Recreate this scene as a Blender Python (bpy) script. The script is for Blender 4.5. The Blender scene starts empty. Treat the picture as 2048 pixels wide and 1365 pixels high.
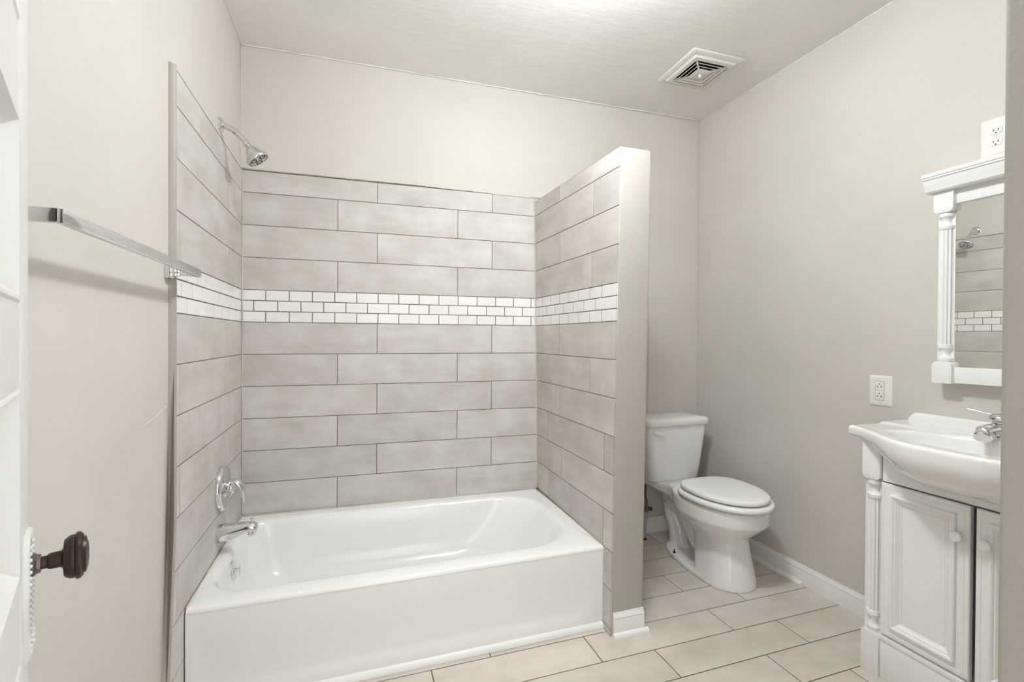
import bpy, bmesh, math, random
from mathutils import Vector, Matrix
random.seed(7)
PI = math.pi
scene = bpy.context.scene
COL = scene.collection

# ------------------------------------------------------------------ camera
CAM = Vector((0.4937, -2.518, 1.187))
YAW, PITCH, ROLL, FPX = 0.3268, -0.0073, 0.0055, 943.561
fw = Vector((math.sin(YAW) * math.cos(PITCH), math.cos(YAW) * math.cos(PITCH), math.sin(PITCH)))
r_ = Vector((math.cos(YAW), -math.sin(YAW), 0.0))
u_ = r_.cross(fw)
rt = r_ * math.cos(ROLL) + u_ * math.sin(ROLL)
up = -r_ * math.sin(ROLL) + u_ * math.cos(ROLL)
cd = bpy.data.cameras.new('camera')
cam = bpy.data.objects.new('camera', cd)
COL.objects.link(cam)
m = Matrix.Identity(4)
for i in range(3):
    m[i][0], m[i][1], m[i][2], m[i][3] = rt[i], up[i], -fw[i], CAM[i]
cam.matrix_world = m
cd.sensor_width = 36.0
cd.sensor_fit = 'HORIZONTAL'
cd.lens = 36.0 * FPX / 2048.0
cd.clip_start = 0.005
scene.camera = cam

# ------------------------------------------------------------------ world (even fill light added in place of the unbuilt hall behind the camera), exposure
w = bpy.data.worlds.new('world')
scene.world = w
w.use_nodes = True
w.node_tree.nodes['Background'].inputs[0].default_value = (0.935, 0.967, 1.0, 1)
w.node_tree.nodes['Background'].inputs[1].default_value = 1.35
vs = scene.view_settings
vs.view_transform = 'Standard'
vs.look = 'None'
vs.gamma = 1.0
vs.use_curve_mapping = False
vs.exposure = 0.8
LAMP = Vector((1.23, -1.31, 2.56))
LAMP_STRENGTH = 122.0

# ------------------------------------------------------------------ materials
def lin(c):
    return tuple(((v / 255.0) / 12.92 if v / 255.0 <= 0.04045 else ((v / 255.0 + 0.055) / 1.055) ** 2.4) for v in c)

def new_mat(name):
    mt = bpy.data.materials.new(name)
    mt.use_nodes = True
    nt = mt.node_tree
    b = nt.nodes['Principled BSDF']
    return mt, nt, b

def plain(name, rgb, rough=0.5, metal=0.0, coat=0.0, spec=0.5):
    mt, nt, b = new_mat(name)
    b.inputs['Base Color'].default_value = (*lin(rgb), 1)
    b.inputs['Roughness'].default_value = rough
    b.inputs['Metallic'].default_value = metal
    b.inputs['Coat Weight'].default_value = coat
    b.inputs['Specular IOR Level'].default_value = spec
    return mt

def painted(name, rgb, rough=0.5, scale=(30, 30, 30), bump=0.15, dist=0.002, big=0.0, detail=4.0, var=0.03):
    """brushed or rolled wall paint: noise bump, slight tone variation"""
    mt, nt, b = new_mat(name)
    N, L = nt.nodes, nt.links
    tc = N.new('ShaderNodeTexCoord')
    mp = N.new('ShaderNodeMapping')
    mp.inputs['Scale'].default_value = scale
    L.new(tc.outputs['Object'], mp.inputs[0])
    n1 = N.new('ShaderNodeTexNoise')
    n1.inputs['Scale'].default_value = 1.0
    n1.inputs['Detail'].default_value = detail
    L.new(mp.outputs[0], n1.inputs['Vector'])
    n2 = N.new('ShaderNodeTexNoise')
    n2.inputs['Scale'].default_value = 2.3
    n2.inputs['Detail'].default_value = 3.0
    L.new(tc.outputs['Object'], n2.inputs['Vector'])
    bp = N.new('ShaderNodeBump')
    bp.inputs['Strength'].default_value = bump
    bp.inputs['Distance'].default_value = dist
    L.new(n1.outputs['Fac'], bp.inputs['Height'])
    last = bp
    if big:
        b2 = N.new('ShaderNodeBump')
        b2.inputs['Strength'].default_value = big
        b2.inputs['Distance'].default_value = 0.02
        L.new(n2.outputs['Fac'], b2.inputs['Height'])
        L.new(bp.outputs[0], b2.inputs['Normal'])
        last = b2
    L.new(last.outputs[0], b.inputs['Normal'])
    rp = N.new('ShaderNodeValToRGB')
    c = lin(rgb)
    rp.color_ramp.elements[0].position = 0.3
    rp.color_ramp.elements[1].position = 0.7
    rp.color_ramp.elements[0].color = (*[v * (1 - var) for v in c], 1)
    rp.color_ramp.elements[1].color = (*[min(1, v * (1 + var)) for v in c], 1)
    L.new(n2.outputs['Fac'], rp.inputs[0])
    L.new(rp.outputs[0], b.inputs['Base Color'])
    b.inputs['Roughness'].default_value = rough
    return mt

def tile_mat(name, dark, light, rough=0.45, var=0.06, streak=(6, 40), bump=0.05):
    """glazed tile: per-tile tone, cloudy streaks along the tile (UV in metres)"""
    mt, nt, b = new_mat(name)
    N, L = nt.nodes, nt.links
    uv = N.new('ShaderNodeUVMap')
    geo = N.new('ShaderNodeNewGeometry')
    ml = N.new('ShaderNodeMath'); ml.operation = 'MULTIPLY'; ml.inputs[1].default_value = 37.0
    L.new(geo.outputs['Random Per Island'], ml.inputs[0])
    cb = N.new('ShaderNodeCombineXYZ')
    L.new(ml.outputs[0], cb.inputs[0]); L.new(ml.outputs[0], cb.inputs[2])
    ad = N.new('ShaderNodeVectorMath'); ad.operation = 'ADD'
    L.new(uv.outputs[0], ad.inputs[0]); L.new(cb.outputs[0], ad.inputs[1])
    mp = N.new('ShaderNodeMapping')
    mp.inputs['Scale'].default_value = (streak[0], streak[1], 1)
    L.new(ad.outputs[0], mp.inputs[0])
    n1 = N.new('ShaderNodeTexNoise'); n1.inputs['Scale'].default_value = 1.0; n1.inputs['Detail'].default_value = 7.0; n1.inputs['Roughness'].default_value = 0.65
    L.new(mp.outputs[0], n1.inputs['Vector'])
    n2 = N.new('ShaderNodeTexNoise'); n2.inputs['Scale'].default_value = 7.0; n2.inputs['Detail'].default_value = 5.0
    L.new(ad.outputs[0], n2.inputs['Vector'])
    mx = N.new('ShaderNodeMath'); mx.operation = 'ADD'
    L.new(n1.outputs['Fac'], mx.inputs[0]); L.new(n2.outputs['Fac'], mx.inputs[1])
    hf = N.new('ShaderNodeMath'); hf.operation = 'MULTIPLY'; hf.inputs[1].default_value = 0.5
    L.new(mx.outputs[0], hf.inputs[0])
    rp = N.new('ShaderNodeValToRGB')
    rp.color_ramp.elements[0].position = 0.34
    rp.color_ramp.elements[1].position = 0.64
    rp.color_ramp.elements[0].color = (*lin(dark), 1)
    rp.color_ramp.elements[1].color = (*lin(light), 1)
    L.new(hf.outputs[0], rp.inputs[0])
    hs = N.new('ShaderNodeHueSaturation')
    mr = N.new('ShaderNodeMapRange')
    mr.inputs['To Min'].default_value = 1 - var
    mr.inputs['To Max'].default_value = 1 + var
    L.new(geo.outputs['Random Per Island'], mr.inputs['Value'])
    L.new(mr.outputs[0], hs.inputs['Value'])
    L.new(rp.outputs[0], hs.inputs['Color'])
    L.new(hs.outputs[0], b.inputs['Base Color'])
    bp = N.new('ShaderNodeBump'); bp.inputs['Strength'].default_value = bump; bp.inputs['Distance'].default_value = 0.002
    L.new(n1.outputs['Fac'], bp.inputs['Height'])
    L.new(bp.outputs[0], b.inputs['Normal'])
    b.inputs['Roughness'].default_value = rough
    return mt

M = {}
M['wall'] = painted('greige_wall_paint', (211.5, 205.4, 197.4), 0.62, (55, 55, 9), 0.12, 0.0012, 0.08)
M['wall_left'] = painted('greige_wall_paint_brushed', (210.5, 204.4, 196.4), 0.6, (90, 90, 4), 0.10, 0.001, 0.08)
M['rolled'] = painted('greige_rolled_shaded', (160, 154, 144), 0.6, (150, 150, 220), 0.35, 0.002, 0.05)  # wall greige darkened: the dimness of the wall end is put into the colour
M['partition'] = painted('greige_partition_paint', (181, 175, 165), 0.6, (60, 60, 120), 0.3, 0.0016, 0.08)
M['ceiling'] = painted('ceiling_paint', (240, 237, 232), 0.55, (9, 30, 20), 0.4, 0.005, 0.22, 7.0)
M['white_trim'] = painted('white_trim_paint', (242, 240, 236), 0.35, (20, 20, 20), 0.05, 0.001, 0.0)
M['door'] = painted('white_door_paint', (226, 224, 220), 0.38, (40, 40, 12), 0.10, 0.001, 0.0)
M['cabinet'] = plain('white_cabinet_lacquer', (248, 247, 245), 0.35)
M['tub'] = plain('white_tub_enamel', (246, 245, 243), 0.16, coat=0.3)
M['china'] = plain('white_vitreous_china', (246, 245, 243), 0.10, coat=0.4)
M['seat'] = plain('white_seat_plastic', (250, 249, 246), 0.22)
M['chrome'] = plain('chrome', (225, 225, 226), 0.07, 1.0)
M['steel'] = plain('braided_steel', (120, 116, 110), 0.4, 0.9)
M['dark'] = plain('dark_cavity', (22, 21, 20), 0.8)
M['grey_rubber'] = plain('grey_nozzle_rubber', (70, 70, 70), 0.5)
M['bronze'] = painted('dark_bronze', (58, 40, 34), 0.38, (60, 60, 60), 0.1, 0.001, 0, 3, 0.35)
M['bronze'].node_tree.nodes['Principled BSDF'].inputs['Metallic'].default_value = 0.55
M['worn'] = plain('worn_grey_metal', (110, 100, 94), 0.4, 0.7)
M['plate'] = plain('white_plate_plastic', (240, 236, 229), 0.3)
M['vent'] = plain('vent_plastic', (226, 223, 212), 0.45)
M['tile'] = tile_mat('greige_wall_tile', (189, 182, 174), (213, 208, 202), 0.6, 0.045, (3.5, 13))
M['floor_tile'] = tile_mat('greige_floor_tile', (200, 189, 176), (221, 211, 200), 0.45, 0.04, (3.5, 12))
M['mosaic'] = tile_mat('white_glazed_mosaic', (236, 232, 228), (244, 241, 238), 0.14, 0.015, (4, 4), 0.01)
M['grout'] = plain('grey_brown_grout', (104, 92, 82), 0.9)
M['floor_grout'] = plain('dark_floor_grout', (66, 55, 46), 0.9)
M['caulk'] = painted('cream_caulk', (205, 195, 183), 0.6, (40, 40, 40), 0.2, 0.001, 0, 3, 0.12)
M['trimstrip'] = painted('greige_strip_paint', (172, 164, 152), 0.5, (60, 60, 20), 0.15, 0.001)
M['mirror'] = plain('mirror_glass', (236, 238, 236), 0.01, 1.0)
M['pipe'] = plain('grey_supply_pipe', (176, 174, 170), 0.35)
M['red'] = plain('red_dot', (190, 60, 50), 0.4)
mt, nt, b = new_mat('lamp_glass')
b.inputs['Base Color'].default_value = (1, 1, 1, 1)
b.inputs['Emission Color'].default_value = (0.895, 0.957, 1.0, 1)
b.inputs['Emission Strength'].default_value = LAMP_STRENGTH
M['lamp'] = mt

# ------------------------------------------------------------------ helpers
ORIGIN = {}

def V(*a):
    return Vector(a)

class MB:
    def __init__(self):
        self.bm = bmesh.new()
        self.uv = None

    def face(self, vs, mi=0):
        try:
            f = self.bm.faces.new(vs)
            f.material_index = mi
            return f
        except ValueError:
            return None

    def box(self, x0, x1, y0, y1, z0, z1, bevel=0.0, seg=2, mi=0):
        t = bmesh.new()
        vs = [t.verts.new((x, y, z)) for x in (x0, x1) for y in (y0, y1) for z in (z0, z1)]
        for q in ((0, 1, 3, 2), (4, 6, 7, 5), (0, 4, 5, 1), (2, 3, 7, 6), (0, 2, 6, 4), (1, 5, 7, 3)):
            t.faces.new([vs[i] for i in q])
        if bevel:
            bmesh.ops.bevel(t, geom=t.edges[:], offset=bevel, segments=seg, profile=0.5, affect='EDGES')
        bmesh.ops.recalc_face_normals(t, faces=t.faces[:])
        self.merge(t, mi)

    def merge(self, t, mi=0, mat=None):
        mp = {}
        for v in t.verts:
            mp[v] = self.bm.verts.new(mat @ v.co if mat else v.co)
        for f in t.faces:
            nf = self.face([mp[v] for v in f.verts], mi)
        t.free()

    def rings(self, rings, cap0=True, cap1=True, closed=True, mi=0, loop=False):
        """loft a list of equal-length point rings"""
        R = [[self.bm.verts.new(p) for p in r] for r in rings]
        n = len(R[0])
        k = len(R)
        for a in range(k if loop else k - 1):
            A, B = R[a], R[(a + 1) % k]
            for i in range(n if closed else n - 1):
                j = (i + 1) % n
                self.face([A[i], A[j], B[j], B[i]], mi)
        if cap0 and not loop:
            self.face(list(reversed(R[0])), mi)
        if cap1 and not loop:
            self.face(R[-1], mi)

    def tube(self, pts, rad, n=16, mi=0, caps=True, flat=None):
        """sweep a circle along pts; rad a number or list"""
        pts = [Vector(p) for p in pts]
        k = len(pts)
        if not isinstance(rad, (list, tuple)):
            rad = [rad] * k
        rings = []
        nrm = None
        for i in range(k):
            if i == 0:
                t = (pts[1] - pts[0])
            elif i == k - 1:
                t = (pts[-1] - pts[-2])
            else:
                t = (pts[i + 1] - pts[i - 1])
            t.normalize()
            if nrm is None:
                a = Vector((0, 0, 1)) if abs(t.z) < 0.9 else Vector((1, 0, 0))
                nrm = (a - t * a.dot(t)).normalized()
            else:
                nrm = (nrm - t * nrm.dot(t)).normalized()
            bn = t.cross(nrm)
            rr = rad[i]
            ra, rb = (rr if isinstance(rr, tuple) else (rr, rr))
            rings.append([pts[i] + nrm * (ra * math.cos(2 * PI * j / n)) + bn * (rb * math.sin(2 * PI * j / n)) for j in range(n)])
        self.rings(rings, caps, caps, mi=mi)

    def lathe(self, prof, base, axis, n=32, mi=0):
        """profile [(radius, height)] revolved round axis through base"""
        base = Vector(base)
        ax = Vector(axis).normalized()
        a = Vector((0, 0, 1)) if abs(ax.z) < 0.9 else Vector((1, 0, 0))
        e1 = (a - ax * a.dot(ax)).normalized()
        e2 = ax.cross(e1)
        rings = []
        for r, h in prof:
            r = max(r, 1e-5)
            rings.append([base + ax * h + e1 * (r * math.cos(2 * PI * j / n)) + e2 * (r * math.sin(2 * PI * j / n)) for j in range(n)])
        self.rings(rings, mi=mi)

    def prism(self, poly, vec, mi=0, bevel=0.0):
        """extrude polygon (3D points) by vec"""
        t = bmesh.new()
        A = [t.verts.new(p) for p in poly]
        B = [t.verts.new(Vector(p) + Vector(vec)) for p in poly]
        n = len(A)
        t.faces.new(list(reversed(A)))
        t.faces.new(B)
        for i in range(n):
            t.faces.new([A[i], A[(i + 1) % n], B[(i + 1) % n], B[i]])
        if bevel:
            bmesh.ops.recalc_face_normals(t, faces=t.faces[:])
            bmesh.ops.bevel(t, geom=[e for e in t.edges if len(e.link_faces) == 2 and e.calc_face_angle(0) > 0.6], offset=bevel, segments=2, profile=0.5, affect='EDGES')
        self.merge(t, mi)

    def build(self, name, mats, parent=None, origin=None, smooth=0.6, recalc=True, warp=None):
        bm = self.bm
        if warp:
            for v in bm.verts:
                v.co = warp(v.co)
        if recalc:
            bmesh.ops.recalc_face_normals(bm, faces=bm.faces[:])
        if parent is not None:
            o0 = ORIGIN[parent.name]
        else:
            o0 = Vector(origin) if origin is not None else Vector((0, 0, 0))
        if o0.length:
            bmesh.ops.translate(bm, verts=bm.verts[:], vec=-o0)
        me = bpy.data.meshes.new(name)
        if smooth:
            for f in bm.faces:
                f.smooth = True
            for e in bm.edges:
                if len(e.link_faces) == 2 and e.calc_face_angle(0) > smooth:
                    e.smooth = False
        bm.to_mesh(me)
        bm.free()
        if not isinstance(mats, (list, tuple)):
            mats = [mats]
        for x in mats:
            me.materials.append(x)
        ob = bpy.data.objects.new(name, me)
        COL.objects.link(ob)
        if parent is not None:
            ob.parent = parent
        else:
            ob.location = o0
        ORIGIN[ob.name] = o0.copy()
        return ob

def tag(o, label, cat, group=None, kind=None):
    o['label'] = label
    o['category'] = cat
    if group:
        o['group'] = group
    if kind:
        o['kind'] = kind
    return o

def thing(name, label, cat, loc, group=None, kind=None):
    o = bpy.data.objects.new(name, None)
    o.empty_display_size = 0.05
    COL.objects.link(o)
    o.location = loc
    ORIGIN[o.name] = Vector(loc)
    return tag(o, label, cat, group, kind)

def rrect(x0, x1, y0, y1, r, z, n=8):
    """rounded rectangle ring; r one radius or four (x0y0, x1y0, x1y1, x0y1)"""
    if not isinstance(r, (list, tuple)):
        r = [r] * 4
    out = []
    for (cx, cy, a0, rr) in ((x0 + r[0], y0 + r[0], PI, r[0]), (x1 - r[1], y0 + r[1], 1.5 * PI, r[1]), (x1 - r[2], y1 - r[2], 0, r[2]), (x0 + r[3], y1 - r[3], 0.5 * PI, r[3])):
        for i in range(n + 1):
            a = a0 + 0.5 * PI * i / n
            out.append(Vector((cx + rr * math.cos(a), cy + rr * math.sin(a), z)))
    return out

def egg(cx, hw, yf, yb, yc, z, n=48, sq=2.6):
    """toilet outline: elliptical front, squarer back"""
    out = []
    for i in range(n):
        a = 2 * PI * i / n
        c, s = math.cos(a), math.sin(a)
        if s < 0:
            out.append(Vector((cx + hw * c, yc + (yc - yf) * s, z)))
        else:
            p = 2.0 / sq
            out.append(Vector((cx + hw * math.copysign(abs(c) ** p, c), yc + (yb - yc) * abs(s) ** p, z)))
    return out

def sm(a, b, x):
    t = max(0.0, min(1.0, (x - a) / (b - a)))
    return t * t * (3 - 2 * t)

def bead(path, r0, jit, name, parent, mat, step=0.02):
    """hand-run bead of caulk or paint along a corner"""
    pts = []
    path = [Vector(p) for p in path]
    for a, b_ in zip(path, path[1:]):
        k = max(2, int((b_ - a).length / step))
        for i in range(k):
            pts.append(a.lerp(b_, i / k))
    pts.append(path[-1])
    pts = [p + Vector((random.uniform(-jit, jit), random.uniform(-jit, jit), random.uniform(-jit, jit))) for p in pts]
    mb = MB()
    mb.tube(pts, [r0 * random.uniform(0.55, 1.35) for _ in pts], n=7)
    return mb.build(name, mat, parent, smooth=3.0)

# ------------------------------------------------------------------ room dimensions
XR, ZC = 2.567, 2.56
C, ZT, W, XW = 0.1535, 0.3333, 1.474, -0.006
SK = -0.0295                     # the back wall runs slightly out of square
ZTOP = 1.972
def Lz(k):
    return ZT + k * C
def yb(x):
    return SK * x
def yend(z):                     # front edge of the tiled part of the left wall
    if z > 0.62:
        return -0.879
    return -0.879 - (0.62 - z) * 0.13
def pwarp(v):                    # the thin partition is slightly twisted
    t = max(0.0, min(1.15, (v.y + 0.88) / 0.84))
    d = (1 - t) * (-0.006 + 0.014 * v.z) + t * (0.022 - 0.0178 * v.z)
    if v.z < 0:
        d = 0
    return Vector((v.x + d, v.y, v.z))

# ------------------------------------------------------------------ structure: shell
mb = MB()
XL = -0.0145
pl = [(XW - 0.1, 0.12, -0.02), (XW - 0.1, -2.62, -0.02), (XL, -2.62, -0.02)]
for i in range(13):
    y = -0.915 + 0.14 * i / 12
    t = i / 12
    pl.append((XL + (XW - XL) * t * t * (3 - 2 * t), y, -0.02))
pl.append((XW, 0.12, -0.02))
mb.prism(pl, (0, 0, ZC + 0.02))
wall_left = tag(mb.build('wall_left', M['wall_left']), 'long pale greige wall carrying the towel bar and shower fittings', 'wall', kind='structure')
mb = MB()
p = [(XW - 0.1, 0.004 + yb(XW), -0.02), (XR + 0.1, 0.004 + yb(XR), -0.02), (XR + 0.1, 0.12, -0.02), (XW - 0.1, 0.12, -0.02)]
mb.prism(p, (0, 0, ZC + 0.02))
wall_back = tag(mb.build('wall_back', M['wall'], smooth=0), 'greige wall behind the bathtub and toilet', 'wall', kind='structure')
mb = MB()
mb.box(XR, XR + 0.1, -2.62, 0.12, -0.02, ZC)
wall_right = tag(mb.build('wall_right', M['wall'], smooth=0), 'greige wall carrying the white framed mirror and outlets', 'wall', kind='structure')
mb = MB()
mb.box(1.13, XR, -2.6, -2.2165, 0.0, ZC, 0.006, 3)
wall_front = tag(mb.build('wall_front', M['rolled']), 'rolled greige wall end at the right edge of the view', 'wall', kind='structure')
mb = MB()
mb.box(XL, 0.38, -2.6, -2.5, 0.0, ZC, 0.004, 2)
mb.box(0.38, 1.13, -2.6, -2.5, 2.09, ZC)
tag(mb.build('wall_doorway', M['wall']), 'greige wall over the doorway and beside the door hinges', 'wall', kind='structure')
mb = MB()
mb.box(XW - 0.1, XR + 0.1, -2.62, 0.12, ZC, ZC + 0.08)
ceiling = tag(mb.build('ceiling', M['ceiling'], smooth=0), 'uneven off-white plaster ceiling', 'ceiling', kind='structure')
bead([(XW, -0.002, ZC - 0.002), (XR, yb(XR), ZC - 0.002)], 0.003, 0.0012, 'caulk_bead', wall_back, M['ceiling'])
bead([(XW + 0.002, 0.002, ZTOP + 0.03), (XW + 0.002, 0.002, ZC)], 0.003, 0.001, 'caulk_bead', wall_back, M['wall'])
bead([(XR - 0.001, yb(XR), 0.1), (XR - 0.001, yb(XR), ZC)], 0.0025, 0.001, 'caulk_bead', wall_back, M['wall'])
bead([(XR - 0.001, 0, ZC - 0.002), (XR - 0.001, -2.2, ZC - 0.002)], 0.0028, 0.0012, 'caulk_bead', wall_right, M['ceiling'])
bead([(XW + 0.001, 0, ZC - 0.001), (XW + 0.001, -0.775, ZC - 0.001), (XL + 0.001, -0.915, ZC - 0.001), (XL + 0.001, -2.45, ZC - 0.001)], 0.002, 0.0008, 'caulk_bead', wall_left, M['wall_left'])
# old plaster crack under the towel bar, chipped dent by the toilet
mb = MB()
wx = lambda y: XL + (XW - XL) * sm(-0.915, -0.775, y)
cr = [(wx(y), y, z) for y, z in ((-0.90, 0.981), (-0.935, 0.977), (-0.97, 0.969), (-1.0, 0.962), (-1.04, 0.956), (-1.12, 0.945))]
mb.tube(cr, [0.0022, 0.002, 0.0022, 0.0018, 0.0012, 0.0004], n=8)
mb.build('plaster_crack', M['wall_left'], wall_left)
mb = MB()
for (y, z, r) in ((-0.63, 0.30, 0.010), (-0.615, 0.283, 0.007), (-0.645, 0.293, 0.006)):
    mb.lathe([(r, -0.001), (r * 0.9, 0.001), (r * 0.5, 0.0022), (0, 0.0024)], (XR, y, z), (-1, 0, 0), 12)
mb.build('plaster_chip', M['wall'], wall_right)

# partition between tub and toilet
mb = MB()
nz, ny = 14, 8
x0, x1, y0, y1 = 1.480, 1.622, -0.88, 0.0
zt_ = lambda y: 1.945
def grid_box(mb, x0, x1, y0, y1, z0, z1, nz, ny):
    rings = []
    def outline(x0, x1, y0, y1, z):
        q = rrect(x0, x1, y0, y1, [0.006, 0.008, 0.001, 0.001], z, 4)
        ra = [Vector((x1, y0 + 0.01 + (y1 - y0 - 0.02) * i / ny, z)) for i in range(1, ny)]
        la = [Vector((x0, y1 - 0.01 - (y1 - y0 - 0.02) * i / ny, z)) for i in range(1, ny)]
        return q[0:10] + ra + q[10:20] + la
    for k in range(nz + 1):
        rings.append(outline(x0, x1, y0, y1, z0 + (z1 - z0) * k / nz))
    top = outline(x0 + .004, x1 - .004, y0 + .004, y1, z1 + 0.004)
    mb.rings(rings + [top])
grid_box(mb, x0, x1, y0, y1, 0.0, 1.945, nz, ny)
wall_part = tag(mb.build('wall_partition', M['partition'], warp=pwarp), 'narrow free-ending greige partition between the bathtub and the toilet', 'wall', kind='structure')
bead([(2.205, yb(2.205) + 0.004, 0.1), (2.205, yb(2.205) + 0.004, 1.9)], 0.0014, 0.0003, 'panel_seam', wall_back, M['wall'], 0.1)

# ------------------------------------------------------------------ tiling
def tile_panel(rects, f, back, gap, name, parent, mats, warp=None, chamfer=0.0008, th=0.006):
    """rects (u0,u1,z0,z1) are tile cells; f(u, z, d) -> point, d measured outwards"""
    mb = MB()
    uvl = mb.bm.loops.layers.uv.new('UVMap')
    g = gap / 2
    def quad(pts, uvs, mi):
        fc = mb.face([mb.bm.verts.new(p) for p in pts], mi)
        return fc
    for (a, b_, c, d) in rects:
        if b_ - a < gap * 2 or d - c < gap * 2:
            continue
        jit = random.uniform(-0.0002, 0.0003)
        o = [(a + g, c + g), (b_ - g, c + g), (b_ - g, d - g), (a + g, d - g)]
        i_ = [(a + g + chamfer, c + g + chamfer), (b_ - g - chamfer, c + g + chamfer), (b_ - g - chamfer, d - g - chamfer), (a + g + chamfer, d - g - chamfer)]
        vb = [mb.bm.verts.new(f(u, z, -th)) for u, z in o]
        vo = [mb.bm.verts.new(f(u, z, jit - chamfer)) for u, z in o]
        vi = [mb.bm.verts.new(f(u, z, jit)) for u, z in i_]
        fs = [(mb.face(vi), i_)]
        for k in range(4):
            l = (k + 1) % 4
            fs.append((mb.face([vo[k], vo[l], vi[l], vi[k]]), [o[k], o[l], i_[l], i_[k]]))
            fs.append((mb.face([vb[k], vb[l], vo[l], vo[k]]), [o[k], o[l], o[l], o[k]]))
        for fc, uvs in fs:
            for lp, q in zip(fc.loops, uvs):
                lp[uvl].uv = q
    # grout bed
    for (a, b_, c, d) in back:
        nu_, nz_ = (12, 12) if warp else (1, 1)
        gv = [[mb.bm.verts.new(f(a + (b_ - a) * i / nu_, c + (d - c) * j / nz_, -0.0008)) for j in range(nz_ + 1)] for i in range(nu_ + 1)]
        for i in range(nu_):
            for j in range(nz_):
                mb.face([gv[i][j], gv[i + 1][j], gv[i + 1][j + 1], gv[i][j + 1]], 1)
    return mb.build(name, mats, parent, smooth=0, recalc=False, warp=warp)

def rows_of(joint_sets, u0, u1, z_edges):
    out = []
    for (z0, z1), js in zip(z_edges, joint_sets):
        cuts = [u0] + sorted(j for j in js if u0 + 0.03 < j < u1 - 0.015) + [u1]
        for a, b_ in zip(cuts, cuts[1:]):
            out.append((a, b_, z0, z1))
    return out

def arith(j, T):
    return [j + T * i for i in range(-6, 40)]

ROWS = list(range(-3, 6)) + list(range(7, 11))
def zedge(k):
    return (Lz(k), Lz(k + 1) if k < 10 else ZTOP)
T = 0.603
# back wall
fb = lambda u, z, d: Vector((u, yb(u) - d, z))
ks = [k for k in ROWS if k >= 0]
jb = []
for k in ks:
    a = (k % 2 == 0) if k < 6 else (k % 2 == 1)
    jb.append(arith(0.425 if a else 0.6146, T))
rects = rows_of(jb, 0.003, W + 0.02, [zedge(k) for k in ks])
mats_t = [M['tile'], M['grout']]
tile_panel(rects, fb, [(0.0, W + 0.02, ZT - 0.02, Lz(6)), (0.0, W + 0.02, Lz(7), ZTOP + 0.003)], 0.003, 'tile_panel', wall_back, mats_t)
MP = 0.1033
def mosaic(u0, u1, first, name, f, parent, warp=None):
    h = C / 3
    js = []
    for r in range(3):
        js.append(arith(first[0] if r != 1 else first[1], MP))
    rc = rows_of(js, u0, u1, [(Lz(6) + h * r, Lz(6) + h * (r + 1)) for r in range(3)])
    tile_panel(rc, f, [(u0, u1, Lz(6), Lz(7))], 0.0026, name, parent, [M['mosaic'], M['grout']], warp, 0.0014)
mosaic(0.003, W + 0.02, (0.102, 0.0505), 'mosaic_border', fb, wall_back)
# left wall: u runs along +Y from the strip to the corner
def fl(u, z, d):
    t = (u + 0.879) / 0.879
    return Vector((d, u + (yend(z) + 0.879) * (1 - t), z))
ks = ROWS
jl = []
for k in ks:
    a = (k in (10, 8, 5, 3, 1, -1, -3))
    jl.append(arith(-0.644 if a else -0.238, T))
rects = rows_of(jl, -0.879, -0.002, [zedge(k) if k > -3 else (0.0, Lz(-2)) for k in ks])
tile_panel(rects, fl, [(-0.879, 0, 0, Lz(6)), (-0.879, 0, Lz(7), ZTOP + 0.003)], 0.003, 'tile_panel', wall_left, mats_t)
mosaic(-0.879, -0.002, (-0.774, -0.722), 'mosaic_border', fl, wall_left)
# partition: facing -X
fp = lambda u, z, d: Vector((W - d, u, z))
PJ = {10: (-.352,), 9: (-.681,), 8: (-.352,), 7: (-.676,), 5: (-.352,), 4: (-.668,), 3: (-.358,), 2: (-.203, -.80), 1: (-.377,), 0: (-.213, -.804), -1: (-.5,), -2: (-.3,), -3: (-.5,)}
def fpw(u, z, d):
    return Vector((W - d, u, z))
PT = 1.948
rects = []
for k in ROWS:
    z0, z1 = (Lz(k), Lz(k + 1) if k < 10 else PT) if k > -3 else (0.0, Lz(-2))
    rects += rows_of([PJ[k]], -0.879, -0.03, [(z0, z1)])
tile_panel(rects, fpw, [(-0.879, -0.03, 0, Lz(6)), (-0.879, -0.03, Lz(7), PT)], 0.003, 'tile_panel', wall_part, mats_t, warp=pwarp)
mosaic(-0.879, -0.03, (-0.143, -0.0905), 'mosaic_border', fpw, wall_part, warp=pwarp)
# corner caulk in the shower
bead([(0.003, -0.003, ZT), (0.003, -0.003, ZTOP)], 0.0032, 0.0008, 'caulk_bead', wall_back, M['caulk'])
bead([pwarp(Vector((W - 0.002, yb(W) - 0.002, ZT + (ZTOP - ZT) * i / 8))) for i in range(9)], 0.003, 0.0008, 'caulk_bead', wall_part, M['caulk'])
bead([(0.0, yb(0) - 0.001, ZTOP + 0.008), (W * 0.5, yb(W * .5) - 0.001, ZTOP + 0.008), (W, yb(W) - 0.001, ZTOP - 0.002)], 0.0035, 0.0012, 'caulk_bead', wall_back, M['wall'])
# strip along the front edge of the left tiling
mb = MB()
rg = []
zs = [0, 0.1, 0.2, 0.3, 0.4, 0.5, 0.58, 0.64, 0.8, 1.1, 1.4, 1.7, 1.983]
for z in zs:
    y = yend(z)
    wd = 0.012
    XB = XL - 0.001
    rg.append([Vector((XB, y - wd - 0.004, z)), Vector((XL + 0.006, y - wd - 0.003, z)), Vector((-0.003, y - wd, z)), Vector((0.0015, y - wd + 0.003, z)), Vector((0.003, y - 0.006, z)), Vector((0.0035, y - 0.002, z)), Vector((0.002, y - 0.0008, z)), Vector((XB, y, z))])
mb.rings(rg)
trim_1 = tag(mb.build('trim_1', M['trimstrip'], smooth=0.9), 'narrow greige strip closing the front edge of the left tiling', 'trim', kind='structure')

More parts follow.
